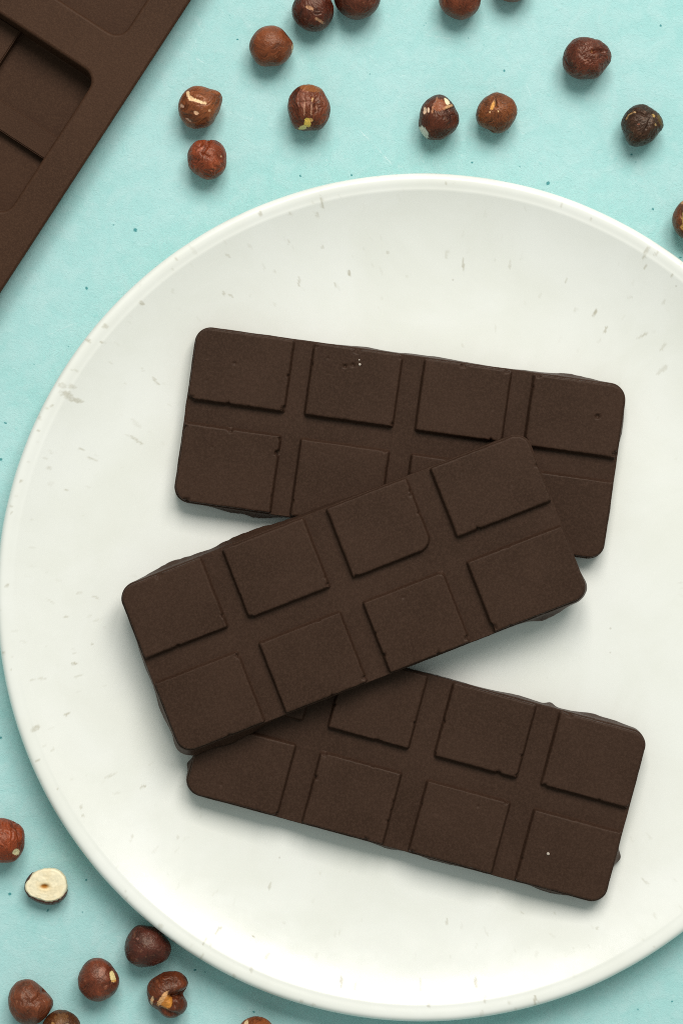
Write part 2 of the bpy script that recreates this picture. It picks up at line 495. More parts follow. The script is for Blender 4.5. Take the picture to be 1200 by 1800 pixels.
def build_square(XS, YS, ix, iy, rng, corner_radii, chips, pits):
    """one raised square of a bar; local bar coordinates in metres, z=0 at the slab's top"""
    x0, x1 = XS[ix]
    y0, y1 = YS[iy]
    # photograph rows run downward: row 0 is the upper one
    ax, bx = (x0 - BL / 2) * U, (x1 - BL / 2) * U
    ay, by = (BW / 2 - y1) * U, (BW / 2 - y0) * U
    st = 0.00036
    nx, ny = int((bx - ax) / st), int((by - ay) / st)
    u = np.linspace(0, 1, nx + 1)
    v = np.linspace(0, 1, ny + 1)
    gx, gy = np.meshgrid(ax + (bx - ax) * u, ay + (by - ay) * v)        # (ny+1, nx+1)
    pts = np.stack([gx, gy], -1)
    for (cx, cy, sx, sy, r) in ((ax, ay, -1, -1, corner_radii[0]), (bx, ay, 1, -1, corner_radii[1]),
                                (bx, by, 1, 1, corner_radii[2]), (ax, by, -1, 1, corner_radii[3])):
        c = np.array([cx - sx * r, cy - sy * r])
        q = (pts - c) * np.array([sx, sy])
        inq = (q[..., 0] > 0) & (q[..., 1] > 0)
        n = np.hypot(q[..., 0], q[..., 1]) + 1e-12
        f = np.maximum(q[..., 0], q[..., 1]) / n
        pts = np.where(inq[..., None], c + q * f[..., None] * np.array([sx, sy]), pts)
    idx = np.arange((nx + 1) * (ny + 1)).reshape(ny + 1, nx + 1)
    ring = np.concatenate([idx[0, :-1], idx[:-1, -1], idx[-1, ::-1][:-1], idx[::-1, 0][:-1]])
    flat = pts.reshape(-1, 2)
    b = flat[ring]
    tang = np.roll(b, -1, 0) - np.roll(b, 1, 0)
    tang /= np.linalg.norm(tang, axis=1)[:, None] + 1e-12
    nrm = np.stack([tang[:, 1], -tang[:, 0]], -1)
    # edge waviness, grown by the mould, worn by handling
    s = np.arange(len(ring)) * st
    wav = 0.00004 * noise1(s * 500 + rng.randint(900), rng.randint(1e6)) + 0.00003 * noise1(s * 1600, rng.randint(1e6))
    edge = b + nrm * wav[:, None]
    top = flat.copy()
    dome = vnoise(np.column_stack([flat * 60, np.full(len(flat), rng.uniform(0, 99))]), 1, 2) * 0.00005
    z = T_SQ + dome
    bev = 0.00024
    top[ring] = edge - nrm * bev
    z[ring] = T_SQ - 0.00003
    e1 = edge.copy()
    # sides on the bar's outside run straight on into the slab, those in the grooves slope
    eps = .0002
    outer = ((np.abs(b[:, 0]) > BL / 2 * U - eps) | (np.abs(b[:, 1]) > BW / 2 * U - eps) |
             ((np.abs(b[:, 0]) > (BL / 2 - CORNER) * U + eps) & (np.abs(b[:, 1]) > (BW / 2 - CORNER) * U + eps)))
    nrm = nrm * np.where(outer, .36, 1.0)[:, None]
    z1 = np.full(len(ring), T_SQ - 0.00016)
    e2 = edge + nrm * 0.00026
    z2 = np.full(len(ring), T_SQ * .45)
    e3 = edge + nrm * 0.00056
    z3 = np.full(len(ring), 0.00008)
    e4 = edge + nrm * 0.00090
    z4 = np.full(len(ring), -0.00012)
    # chips along the edge: material broken away
    cen = flat.mean(0)
    for (cx, cy, r, dep) in chips:
        for arr, zz in ((top, z), (e1, z1), (e2, z2)):
            d = np.hypot(arr[:, 0] - cx, arr[:, 1] - cy) / r
            d = d + .35 * noise1(np.arctan2(arr[:, 1] - cy, arr[:, 0] - cx) * 2.3 + 10, int(abs(cx) * 1e7) % 9999)
            w = np.clip(1 - d ** 2, 0, 1) ** .6
            zz -= w * dep
            dirv = cen - np.array([cx, cy])
            dirv /= np.hypot(*dirv)
            if arr is not top:
                arr += w[:, None] * dirv * r * .55
    for (cx, cy, r, dep) in pits:
        d = np.hypot(top[:, 0] - cx, top[:, 1] - cy) / r
        z -= np.clip(1 - d ** 2, 0, 1) * dep
    co = np.vstack([np.column_stack([top, z]), np.column_stack([e1, z1]), np.column_stack([e2, z2]),
                    np.column_stack([e3, z3]), np.column_stack([e4, z4])])
    q = np.stack([idx[:-1, :-1], idx[:-1, 1:], idx[1:, 1:], idx[1:, :-1]], -1).reshape(-1, 4)
    nR = len(ring)
    base = len(flat)
    levels = [ring] + [base + k * nR + np.arange(nR) for k in range(4)]
    fs = [q]
    for a, c in zip(levels[:-1], levels[1:]):
        fs.append(np.stack([a, c, np.roll(c, -1), np.roll(a, -1)], -1))
    me = mesh_np("square", co, fs, True)
    return me


def img_to_bar(px, py, cx, cy, ang):
    """photograph point -> bar-local metres (ang = clockwise degrees in the photograph)"""
    dx, dy = px - cx, -(py - cy)
    a = math.radians(ang)
    return ((dx * math.cos(a) - dy * math.sin(a)) * U, (dx * math.sin(a) + dy * math.cos(a)) * U)


def build_bar(label, cx, cy, ang, z0, flash, seed, chip_px=(), pit_px=(), round_px=None, fleck_px=(), xs=XS, ys=YS, lift=(0, 0)):
    rng = np.random.RandomState(seed)
    # lift: how much higher the right end and the upper long side stand, where a corner rides up the plate's slope
    z0 += (abs(lift[0]) + abs(lift[1])) / 2
    zt = z0 + T_BAR
    root = empty("chocolate_bar", P(cx, cy, zt) * 1.0, math.radians(-ang))
    root.location.z = z0
    root.rotation_euler.y = -lift[0] / (BL * U)
    root.rotation_euler.x = lift[1] / (BW * U)
    tag(root, label, "chocolate bar", "dark chocolate bars on the plate")
    # slab with its ragged underside rim
    pts, nrm = rounded_loop(BL / 2 * U, BW / 2 * U, CORNER * U, 0.0005)
    n = len(pts)
    s = np.arange(n) * 0.0005
    blob = np.zeros(n)
    for (fx, fy, A, sg) in flash:
        lx, ly = img_to_bar(fx, fy, cx, cy, ang)
        d = np.hypot(pts[:, 0] - lx, pts[:, 1] - ly) / (sg * S)
        blob += A * S * np.exp(-d ** 2)
    rag = noise1(s * 150 + 3, seed + 1, 2) * .00020 + noise1(s * 700, seed + 2, 2) * .00005
    rag = np.maximum(rag, -.0001)
    rag_w = np.clip(.35 + .65 * noise1(s * 60, seed + 5), 0, 1) + np.clip(blob / .0008, 0, 1.5)
    low = .00072 + rag * rag_w + blob
    wav = 0.00005 * noise1(s * 300, seed + 7)
    levels = [
        (low - .0006, 0.0000), (low - .0001, .0003), (low, .0009), (low * .86 + wav, .0016),
        (.00068 + blob * .45 + wav, .0028), (.00064 + blob * .15 + wav, .0046), (.00060 + wav, T_SLAB - .0003), (.00034 + wav, T_SLAB)]
    co = [np.column_stack([pts + nrm * off[:, None], np.full(n, z)]) for off, z in levels]
    # uneven foot of the flash
    co[1][:, 2] += np.abs(noise1(s * 200, seed + 9)) * .0002
    allc = np.vstack(co)
    fs = []
    a = np.arange(n)
    for k in range(len(levels) - 1):
        i0, i1 = k * n + a, (k + 1) * n + a
        fs.append(np.stack([i0, np.roll(i0, -1), np.roll(i1, -1), i1], -1))
    fs.append([tuple(range(n - 1, -1, -1)), tuple((len(levels) - 1) * n + a)])
    me = mesh_np("slab", allc, fs, True)
    flags = np.ones(len(me.polygons), bool)
    flags[-2:] = False
    me.polygons.foreach_set("use_smooth", flags)
    slab = link("slab", me, M_CHOC, root)
    # grains caught on the surface
    for (ex, ey, r_) in fleck_px:
        lx, ly = img_to_bar(ex, ey, cx, cy, ang)
        bm = bmesh.new()
        bmesh.ops.create_icosphere(bm, subdivisions=2, radius=r_ * S)
        for v in bm.verts:
            v.co *= 1 + .25 * noise.noise(v.co * 4000 + Vector((ex, ey, 0)))
            v.co.z *= .6
        mf = bpy.data.meshes.new("sugar_grain")
        bm.to_mesh(mf)
        bm.free()
        fo = link("sugar_grain", mf, M_GRAIN, root)
        fo.location = (lx, ly, T_BAR + r_ * S * .3)
    # squares
    for iy in range(2):
        for ix in range(4):
            rr = [0.00018] * 4
            if ix == 0:
                rr[0 if iy == 1 else 3] = CORNER * U
            if ix == 3:
                rr[1 if iy == 1 else 2] = CORNER * U
            x0, x1 = (xs[ix][0] - BL / 2) * U, (xs[ix][1] - BL / 2) * U
            y0, y1 = (BW / 2 - ys[iy][1]) * U, (BW / 2 - ys[iy][0]) * U
            chips, pits = [], []
            for (ex, ey, r, dep) in chip_px:
                lx, ly = img_to_bar(ex, ey, cx, cy, ang)
                if x0 - .0015 < lx < x1 + .0015 and y0 - .0015 < ly < y1 + .0015:
                    lx, ly = min(max(lx, x0), x1), min(max(ly, y0), y1)
                    # snap to the nearest edge
                    ds = [(lx - x0, 0), (x1 - lx, 1), (ly - y0, 2), (y1 - ly, 3)]
                    k = min(ds)[1]
                    lx = x0 if k == 0 else x1 if k == 1 else lx
                    ly = y0 if k == 2 else y1 if k == 3 else ly
                    chips.append((lx, ly, r * S * .72, dep * S))
            for _ in range(rng.randint(0, 3)):
                k = rng.randint(4)
                t = rng.uniform(.04, .96)
                lx = x0 if k == 0 else x1 if k == 1 else x0 + (x1 - x0) * t
                ly = y0 if k == 2 else y1 if k == 3 else y0 + (y1 - y0) * t
                chips.append((lx, ly, rng.uniform(.0002, .00045), rng.uniform(.0002, .0006)))
            for (ex, ey, r, dep) in pit_px:
                lx, ly = img_to_bar(ex, ey, cx, cy, ang)
                if x0 < lx < x1 and y0 < ly < y1:
                    pits.append((lx, ly, r * S, dep * S))
            for _ in range(rng.randint(0, 3)):
                pits.append((rng.uniform(x0 + .002, x1 - .002), rng.uniform(y0 + .002, y1 - .002), .00036, rng.uniform(.0001, .0003)))
            if round_px is not None:
                lx, ly = img_to_bar(round_px[0], round_px[1], cx, cy, ang)
                for k, (qx, qy) in enumerate(((x0, y0), (x1, y0), (x1, y1), (x0, y1))):
                    if math.hypot(lx - qx, ly - qy) < .003:
                        rr[k] = round_px[2] * S
            mq = build_square(xs, ys, ix, iy, rng, rr, chips, pits)
            o = link("square", mq, M_CHOC, root)
            o.location = (0, 0, T_SLAB)
    return root


build_bar("dark chocolate bar under the crossing bar, on the side nearest the row of hazelnuts",
          702.8, 778, 7.95, PLATE_Z + .00005,
          [(400, 892, 5, 25), (458, 900, 8, 30), (1092, 745, 5, 38), (1000, 660, 5, 60), (640, 614, 3, 40), (1050, 900, 3, 40), (760, 628, 3, 80)], 11,
          [(335, 700, 8, 6), (401, 710, 4, 4), (500, 718, 7, 6), (506, 660, 4, 5), (627, 615, 9, 6), (703, 627, 5, 4), (556, 606, 6, 4), (554, 640, 3, 4),
           (485, 795, 7, 10), (405, 757, 7, 5), (328, 750, 6, 5), (676, 797, 4, 4), (815, 640, 8, 4), (890, 652, 8, 5), (945, 660, 8, 4), (862, 772, 4, 5),
           (929, 775, 5, 7), (1077, 797, 9, 8), (330, 872, 8, 5), (690, 745, 4, 4), (490, 770, 4, 3)],
          [(606, 643, 4, 5), (620, 641, 4, 4), (1049, 731, 5, 5), (413, 638, 3, 3)],
          fleck_px=[(632, 640, 2.2), (631, 632, 1.4)],
          xs=[(0, 168), (207, 360), (403, 553), (596, 757)], ys=[(0, 125), (170, 305)], lift=(-.0009, .0010))
build_bar("dark chocolate bar under the crossing bar, on the side nearest the halved hazelnut",
          731.5, 1342.5, 15.05, PLATE_Z + .00005,
          [(968, 1245, 7, 9), (1084, 1510, 13, 14), (965, 1572, 6, 30), (680, 1490, 5, 30), (780, 1515, 4, 45), (335, 1348, 8, 9), (1060, 1272, 5, 55), (915, 1232, 4, 40),
           (332, 1375, 3, 20)], 23,
          [(766, 1327, 4, 4), (778, 1270, 4, 5), (876, 1358, 6, 4), (917, 1330, 4, 4), (907, 1364, 5, 4), (957, 1380, 5, 4), (1105, 1418, 5, 4), (570, 1327, 6, 5),
           (553, 1367, 5, 5), (655, 1350, 3, 3), (643, 1478, 6, 5), (486, 1435, 6, 5), (663, 1301, 4, 4), (728, 1272, 4, 4), (1000, 1262, 8, 4), (890, 1412, 5, 4),
           (724, 1499, 6, 5), (684, 1445, 4, 4)],
          [(840, 1418, 3, 2), (390, 1380, 3, 2)], fleck_px=[(962, 1501, 2.7)],
          xs=[(0, 165), (214, 357), (407, 554), (601, 757)], ys=[(0, 131), (178, 305)], lift=(.0014, -.0012))
build_bar("dark chocolate bar laid across the other two bars, on top of the stack",
          620.8, 1042, -21.3, PLATE_Z + T_BAR + .0010,
          [(430, 930, 10, 70), (310, 990, 6, 55), (288, 1250, 7, 45), (262, 1170, 4, 40), (340, 1322, 10, 22), (400, 1306, 10, 40), (450, 1290, 8, 40), (965, 1082, 9, 40),
           (1028, 1035, 5, 22), (560, 885, 3, 60), (320, 1310, 6, 14)], 37,
          [(443, 1083, 5, 6), (575, 1029, 5, 4), (390, 1083, 4, 4), (316, 1133, 4, 4), (625, 1012, 4, 4), (835, 925, 5, 6), (940, 820, 5, 4), (416, 1152, 6, 5),
           (405, 1288, 4, 4), (583, 1217, 4, 4), (640, 1190, 5, 5), (767, 1143, 6, 5), (820, 1120, 7, 5), (674, 1150, 5, 5), (866, 1101, 9, 5), (890, 1095, 5, 4),
           (285, 1013, 9, 4), (775, 1005, 7, 3), (737, 902, 3, 4), (727, 862, 4, 4), (270, 1190, 8, 4)],
          [(845, 977, 4, 3), (720, 873, 3, 2), (708, 1050, 3, 2)], (752, 957, 22),
          xs=[(0, 152), (195, 343), (389, 535), (583, 757)], ys=[(0, 127), (176, 305)])

# ------------------------------------------------------------------ silicone mould
def build_mould():
    zt, th = 0.0108, 0.0013
    kz = (H - zt) / H
    V = S * kz
    e1 = Vector((-0.545, 0.838))                   # along the visible edge, photograph axes
    nn = Vector((-0.838, -0.545))                  # inward from that edge
    ang = math.atan2(-nn.y, nn.x)                  # local +x = inward, in scene axes
    root = empty("chocolate_mould", P(335, 0, zt), ang)
    root.location.z = 0
    tag(root, "brown silicone bar mould with recessed squares lying in the corner beside the plate", "mould")
    # local x = inward distance; local y: +y is perpendicular; scene e1 = (-.545,-.838)
    ex = Vector((nn.x, -nn.y))
    ey = Vector((-ex.y, ex.x))
    sgn = 1 if ey.dot(Vector((e1.x, -e1.y))) > 0 else -1

    def loc(a, t):
        return (a * V, sgn * t * V)
    marg = 65.0
    cav = [(-168, 125), (203, 496), (574, 867)]
    L0, L1 = marg, marg + BL
    ro = 26.0
    # sheet: outer loop with a rounded edge and a fine step
    X1 = L1 + marg
    T0, T1 = -233.0, 932.0
    cx, cy = X1 / 2, (T0 + T1) / 2
    op, on = rounded_loop(X1 / 2 * V, (T1 - T0) / 2 * V, 30 * V, .002)
    ctr = np.array(loc(cx, cy))
    n = len(op)
    bm = bmesh.new()
    rings = []
    for off, z in ((-.0008, zt), (-.00045, zt), (-.0004, zt - .00015), (-.0002, zt - .0002), (0, zt - .0005), (0, zt - th), (-.0008, zt - th)):
        rings.append([bm.verts.new((p[0] + ctr[0] + m_[0] * off, p[1] + ctr[1] + m_[1] * off, z)) for p, m_ in zip(op, on)])
    for a, b in zip(rings[:-1], rings[1:]):
        for k in range(n):
            bm.faces.new((a[k], b[k], b[(k + 1) % n], a[(k + 1) % n])).smooth = True
    fil = .0010
    holes = []
    hp, hn = rounded_loop(BL / 2 * V, 293 / 2 * V, CORNER * V, .001)
    for (t0, t1) in cav:
        c = np.array(loc((L0 + L1) / 2, (t0 + t1) / 2))
        holes.append((c, [bm.verts.new((p[0] + c[0] + m_[0] * fil, p[1] + c[1] + m_[1] * fil, zt)) for p, m_ in zip(hp, hn)]))
    edges = []
    for loop in [rings[0]] + [h for _, h in holes]:
        for k in range(len(loop)):
            e = bm.edges.get((loop[k], loop[(k + 1) % len(loop)])) or bm.edges.new((loop[k], loop[(k + 1) % len(loop)]))
            edges.append(e)
    bmesh.ops.triangle_fill(bm, use_beauty=True, use_dissolve=False, edges=edges, normal=(0, 0, 1))
    bmesh.ops.recalc_face_normals(bm, faces=bm.faces)
    me = bpy.data.meshes.new("sheet")
    bm.to_mesh(me)
    bm.free()
    link("sheet", me, M_SIL, root)
    # cavities
    zf, zr = 0.0007, 0.0038                         # pocket floor, ridge top
    for (c, _) in holes:
        lv = []
        for k in range(7):
            a = math.radians(90 * k / 6)
            lv.append((fil * (1 - math.sin(a)), zt - fil * (1 - math.cos(a))))
        lv += [(-.0002, zt - .003), (-.00045, zf + .0008), (-.0006, zf + .0002), (-.0009, zf)]
        m = len(hp)
        allc = np.vstack([np.column_stack([hp + hn * o, np.full(m, z)]) for o, z in lv])
        a = np.arange(m)
        fs = []
        for k in range(len(lv) - 1):
            i0, i1 = k * m + a, (k + 1) * m + a
            fs.append(np.stack([i0, np.roll(i0, -1), np.roll(i1, -1), i1], -1))
        fs.append([tuple((len(lv) - 1) * m + a)])
        # underside shell so the well is a solid body from below
        ub = len(allc)
        und = np.vstack([np.column_stack([hp + hn * o, np.full(m, z)]) for o, z in ((.0012, zt - th), (.0006, .0005), (.0002, .0001))])
        allc = np.vstack([allc, und])
        for k in range(2):
            i0, i1 = ub + k * m + a, ub + (k + 1) * m + a
            fs.append(np.stack([i0, i1, np.roll(i1, -1), np.roll(i0, -1)], -1))
        fs.append([tuple((ub + 2 * m + a)[::-1])])
        me = mesh_np("cavity", allc, fs, True)
        fl = np.ones(len(me.polygons), bool)
        fl[-1] = False
        fl[[i for i, p in enumerate(me.polygons) if p.loop_total > 4]] = False
        me.polygons.foreach_set("use_smooth", fl)
        cv = link("cavity", me, M_SIL, root)
        cv.location = (c[0], c[1], 0)

        def ridge(x0, x1, y0, y1, dz=0.0):
            bm = bmesh.new()
            tp = .00018
            b = [bm.verts.new((x, y, zf - .0001)) for x, y in ((x0 - tp, y0 - tp), (x1 + tp, y0 - tp), (x1 + tp, y1 + tp), (x0 - tp, y1 + tp))]
            t = [bm.verts.new((x, y, zr + dz)) for x, y in ((x0, y0), (x1, y0), (x1, y1), (x0, y1))]
            bm.faces.new(t)
            for k in range(4):
                bm.faces.new((b[k], b[(k + 1) % 4], t[(k + 1) % 4], t[k]))
            tops = [e for e in bm.edges if all(v in t for v in e.verts)]
            bmesh.ops.bevel(bm, geom=tops, offset=.00035, segments=3, affect='EDGES')
            me = bpy.data.meshes.new("ridge")
            bm.to_mesh(me)
            bm.free()
            return link("ridge", me, M_SIL, cv)
        hx, hy = BL / 2 * V, 293 / 2 * V
        g = 23 * V
        ridge(-hx + .0003, hx - .0003, -g, g)
        for (xa, xb) in ((163, 208), (356, 401), (549, 594)):
            for s_ in (-1, 1):
                y0, y1 = sorted((s_ * (g - .0002), s_ * (hy - .0003)))
                ridge((xa - BL / 2) * V, (xb - BL / 2) * V, y0, y1, -.00003)


build_mould()

# ------------------------------------------------------------------ hazelnuts
ICO = None


def ico():
    global ICO
    if ICO is None:
        bm = bmesh.new()
        bmesh.ops.create_icosphere(bm, subdivisions=6, radius=1.0)
        v = np.array([x.co[:] for x in bm.verts])
        f = np.array([[q.index for q in p.verts] for p in bm.faces])
        bm.free()
        ICO = (v / np.linalg.norm(v, axis=1)[:, None], f)
    return ICO


def outline(rad, al):
    """periodic Catmull-Rom through radii listed every 30 degrees (0 right, 90 up)"""
    rad = np.array(rad, float)
    n = len(rad)
    t = (al % (2 * np.pi)) / (2 * np.pi) * n
    i = np.floor(t).astype(int)
    f = t - i
    p0, p1, p2, p3 = rad[(i - 1) % n], rad[i % n], rad[(i + 1) % n], rad[(i + 2) % n]
    return .5 * (2 * p1 + (p2 - p0) * f + (2 * p0 - 5 * p1 + 4 * p2 - p3) * f ** 2 + (3 * p1 - p0 - 3 * p2 + p3) * f ** 3)


PALE = (232, 196, 150)
CREAM = (236, 222, 178)


def vfast(p, seed, oc=3):
    return vnoise(p, seed, oc)


NUT_GROUP = "shelled hazelnuts scattered on the table"


def nut(label, cx, cy, rad, col, pole=(0.3, -0.2), seed=1, wrinkle=.05, freq=6, streak=.5, creases=(), patches=(), zf=.95, rough_col=None, lumps=.05):
    """hazelnut in its skin. rad: silhouette radii; pole: where its fibres meet (fraction of radius, photograph axes)"""
    v, f = ico()
    rm = float(np.mean(rad))
    al = np.arctan2(v[:, 1], v[:, 0])
    sb = np.hypot(v[:, 0], v[:, 1])
    o = outline(rad, al) * (1 + .012 * vfast(v * 3.0, seed + 40, 2))
    x, y, z = o * np.cos(al) * sb, o * np.sin(al) * sb, v[:, 2] * rm * zf
    # fibres and folds run out from the pole
    a = np.array([pole[0], -pole[1], 0.0])
    a[2] = math.sqrt(max(.02, 1 - min(.98, a[0] ** 2 + a[1] ** 2)))
    a /= np.linalg.norm(a)
    e = np.cross(a, [0.31, .95, .11])
    e /= np.linalg.norm(e)
    g = np.cross(a, e)
    ct = v @ a
    th = np.arccos(np.clip(ct, -1, 1))
    ca, sa = v @ e, v @ g
    nn = np.hypot(ca, sa) + 1e-9
    ca, sa = ca / nn, sa / nn
    tw = .35 * vfast(v * 1.7, seed, 2)
    ca2, sa2 = ca * np.cos(tw) - sa * np.sin(tw), ca * np.sin(tw) + sa * np.cos(tw)
    fib = vfast(np.column_stack([ca2 * freq, sa2 * freq, th * 1.1]), seed + 3, 3)
    fine = vfast(np.column_stack([ca2 * freq * 3.2, sa2 * freq * 3.2, th * 2.2]), seed + 5, 3)
    win = np.sin(th) ** .6
    fold = (1 - np.abs(np.clip(fib * 1.8, -1, 1))) ** 3
    lump = vfast(v * 1.5, seed + 9, 2)
    vis = .35 + .65 * np.clip(v[:, 2] * 1.4, 0, 1)          # keep the outline as drawn
    disp = (lumps * lump - wrinkle * fold * win + .012 * fine * win) * vis
    px, py = x / 1.0, -y / 1.0
    for (x0, y0, x1, y1, wd, dep) in creases:
        d = np.array([x1 - x0, y1 - y0], float)
        ll = d @ d
        t = np.clip(((px - x0) * d[0] + (py - y0) * d[1]) / ll, 0, 1)
        wob = 1.6 * noise1(t * 3 + seed, seed)
        dd = np.hypot(px - x0 - t * d[0], py - y0 - t * d[1] + wob)
        disp -= dep / rm * np.exp(-(dd / wd) ** 2) * (v[:, 2] > -.1)
    sc = 1 + disp
    x, y, z = x * sc, y * sc, z * sc
    # colours of the skin
    base = np.array(lin(*col)[:3]) * np.array([.80, .61, .43])
    dark = base * np.array([.38, .34, .32])
    light = base * np.array([1.45, 1.55, 1.6])
    k = np.clip(.5 + .95 * streak * fine + .45 * lump, 0, 1)[:, None]
    C = np.where(k < .5, dark + (base - dark) * k * 2, base + (light - base) * (k - .5) * 2)
    C = C * (1 - .35 * np.clip(fold, 0, 1) * win * min(1, wrinkle * 14))[:, None]
    scuff = vfast(v * 6.0, seed + 21, 4)
    C += np.clip((scuff - .5) * 1.2, 0, .2)[:, None] * np.array([.28, .15, .08])
    edge = vfast(v * 9.0, seed + 31, 3)
    for pt in patches:
        qx, qy, rx, ry, rot, pc = pt[:6]
        st = pt[6] if len(pt) > 6 else 1.0
        nw = pt[7] if len(pt) > 7 else 1.0
        r_ = math.radians(rot)
        ux = (px - qx) * math.cos(r_) + (py - qy) * math.sin(r_)
        uy = -(px - qx) * math.sin(r_) + (py - qy) * math.cos(r_)
        m = np.clip((1.1 - (np.abs(ux / rx) ** 2.4 + np.abs(uy / ry) ** 2.4) + nw * (.6 * edge + .2 * fine)) * 4, 0, 1) * (v[:, 2] > -.15) * st
        pcl = np.array(lin(*pc)[:3]) * (1 + .18 * fine[:, None])
        C = C * (1 - m[:, None]) + pcl * m[:, None]
        sink = m * .012
        x, y, z = x * (1 - sink), y * (1 - sink), z * (1 - sink)
    U2 = S * (H - rm * S) / H
    co = np.column_stack([x, y, z]) * U2
    co[:, 2] -= co[:, 2].min()
    me = mesh_np("hazelnut", co, [f], True)
    at = me.color_attributes.new("Col", 'FLOAT_COLOR', 'POINT')
    at.data.foreach_set("color", np.column_stack([np.clip(C, 0.003, 1), np.ones(len(C))]).astype(np.float32).reshape(-1))
    ob = link("hazelnut", me, M_NUT)
    pos = P(cx, cy, rm * S)
    ob.location = (pos.x, pos.y, 0)
    return tag(ob, label, "hazelnut", NUT_GROUP)


def half_nut(label, cx, cy, rad, inset, col, seed):
    """cut hazelnut: a pale kernel with its cut face up and a strip of skin round the lower side"""
    root = empty("halved_hazelnut", P(cx, cy, .004))
    root.location.z = 0
    tag(root, label, "hazelnut", NUT_GROUP)
    rm = float(np.mean(rad))
    U2 = S
    NA, top = 120, .0068
    al = np.arange(NA) / NA * 2 * np.pi
    ro = outline(rad, al) * (1 + .012 * noise1(al * 6, seed))
    ri = ro - outline(inset, al)
    rows = []
    # kernel: cut face out from the centre, then the flank
    for t in np.linspace(0.03, 1, 34):
        zz = top +   .00010 * vnoise(np.column_stack([ri * t * np.cos(al) * .12, ri * t * np.sin(al) * .12, np.zeros(NA)]), seed, 4)
        hole = np.exp(-(((t * ri * np.cos(al) + 1.5) / 6.0) ** 2 + ((t * ri * np.sin(al) - 1.5) / 3.4) ** 2)) * .0012
        ringd = .00001 * np.cos(t * 26)
        rows.append((ri * t * (1 - .0), zz - hole + ringd - .0004 * max(0, t - .93) / .07))
    for t in np.linspace(0, 1, 12)[1:]:
        rows.append((ri + (ro - ri) * .9 * min(1, t * 3) - ro * .62 * max(0, t - .35) ** 2 / .42, np.full(NA, top - .0004 - (top - .0004) * t)))
    co = np.vstack([np.column_stack([r * np.cos(al) * U2, r * np.sin(al) * U2, z * np.ones(NA)]) for r, z in rows])
    n = len(rows)
    a = np.arange(NA)
    fs = []
    for k in range(n - 1):
        i0, i1 = k * NA + a, (k + 1) * NA + a
        fs.append(np.stack([i0, i1, np.roll(i1, -1), np.roll(i0, -1)], -1))
    fs.append([tuple(a), tuple(((n - 1) * NA + a)[::-1])])
    me = mesh_np("kernel", co, fs, True)
    px, py = co[:, 0] / U2, -co[:, 1] / U2
    C = np.tile(np.array(lin(240, 230, 200)[:3]), (len(co), 1))
    rr = np.hypot(px, py) / rm
    ns = vnoise(co * 420, seed, 3)
    C *= (1 - .06 * np.clip(np.sin(rr * 13 + ns * 4), 0, 1) * (rr < .8))[:, None] * np.array([1, .98, .93])
    halo = .45 * np.exp(-(((px + 1) / 12) ** 2 + ((py + 1) / 9) ** 2) ** 2)
    C = C * (1 - halo[:, None]) + np.array(lin(226, 196, 136)[:3]) * halo[:, None]
    hole = np.exp(-(((px + 1.5) / 7.5) ** 2 + ((py + 1.5) / 3.8) ** 2) ** 2)
    C = C * (1 - hole[:, None]) + np.array(lin(176, 118, 38)[:3]) * hole[:, None]
    stain = np.clip(ns * .7, 0, .16)[:, None]
    C = C * (1 - stain) + np.array(lin(222, 190, 130)[:3]) * stain
    at = me.color_attributes.new("Col", 'FLOAT_COLOR', 'POINT')
    at.data.foreach_set("color", np.column_stack([np.clip(C, 0, 1), np.ones(len(C))]).astype(np.float32).reshape(-1))
    link("kernel", me, M_KERNEL, root)
    # skin strip, proud of the kernel
    ins = outline(inset, al)
    cover = np.clip((ins - 1.2) / 2.0, 0, 1)
    jag = .0006 * noise1(al * 9, seed + 5)
    rows = []
    for t in np.linspace(0, 1, 12):
        z = (top - .0006 + jag) * cover + .0026 * (1 - cover)
        zt_ = z * (1 - t)
        tt = 1 - zt_ / top
        bulge = np.clip(tt * 3, 0, 1)
        r = ri + (ro - ri) * bulge * 1.0 - ro * .60 * np.maximum(0, tt - .35) ** 2 / .42 + .9
        rows.append((r, zt_ + .00002))
    co = np.vstack([np.column_stack([r * np.cos(al) * U2, r * np.sin(al) * U2, z]) for r, z in rows])
    fs = []
    for k in range(len(rows) - 1):
        i0, i1 = k * NA + a, (k + 1) * NA + a
        fs.append(np.stack([i0, i1, np.roll(i1, -1), np.roll(i0, -1)], -1))
    # inner lip of the strip
    b = len(co)
    co = np.vstack([co, np.column_stack([(rows[0][0] - 1.6) * np.cos(al) * U2, (rows[0][0] - 1.6) * np.sin(al) * U2, rows[0][1] - .0001])])
    i0, i1 = b + a, a
    fs.append(np.stack([i0, i1, np.roll(i1, -1), np.roll(i0, -1)], -1))
    me = mesh_np("skin", co, fs, True)
    ns = vnoise(co * 500, seed + 7, 3)
    C = np.array(lin(*col)[:3])[None, :] * (1 + .5 * ns[:, None])
    at = me.color_attributes.new("Col", 'FLOAT_COLOR', 'POINT')
    at.data.foreach_set("color", np.column_stack([np.clip(C, 0.004, 1), np.ones(len(C))]).astype(np.float32).reshape(-1))
    link("skin", me, M_NUT, root)
    return root


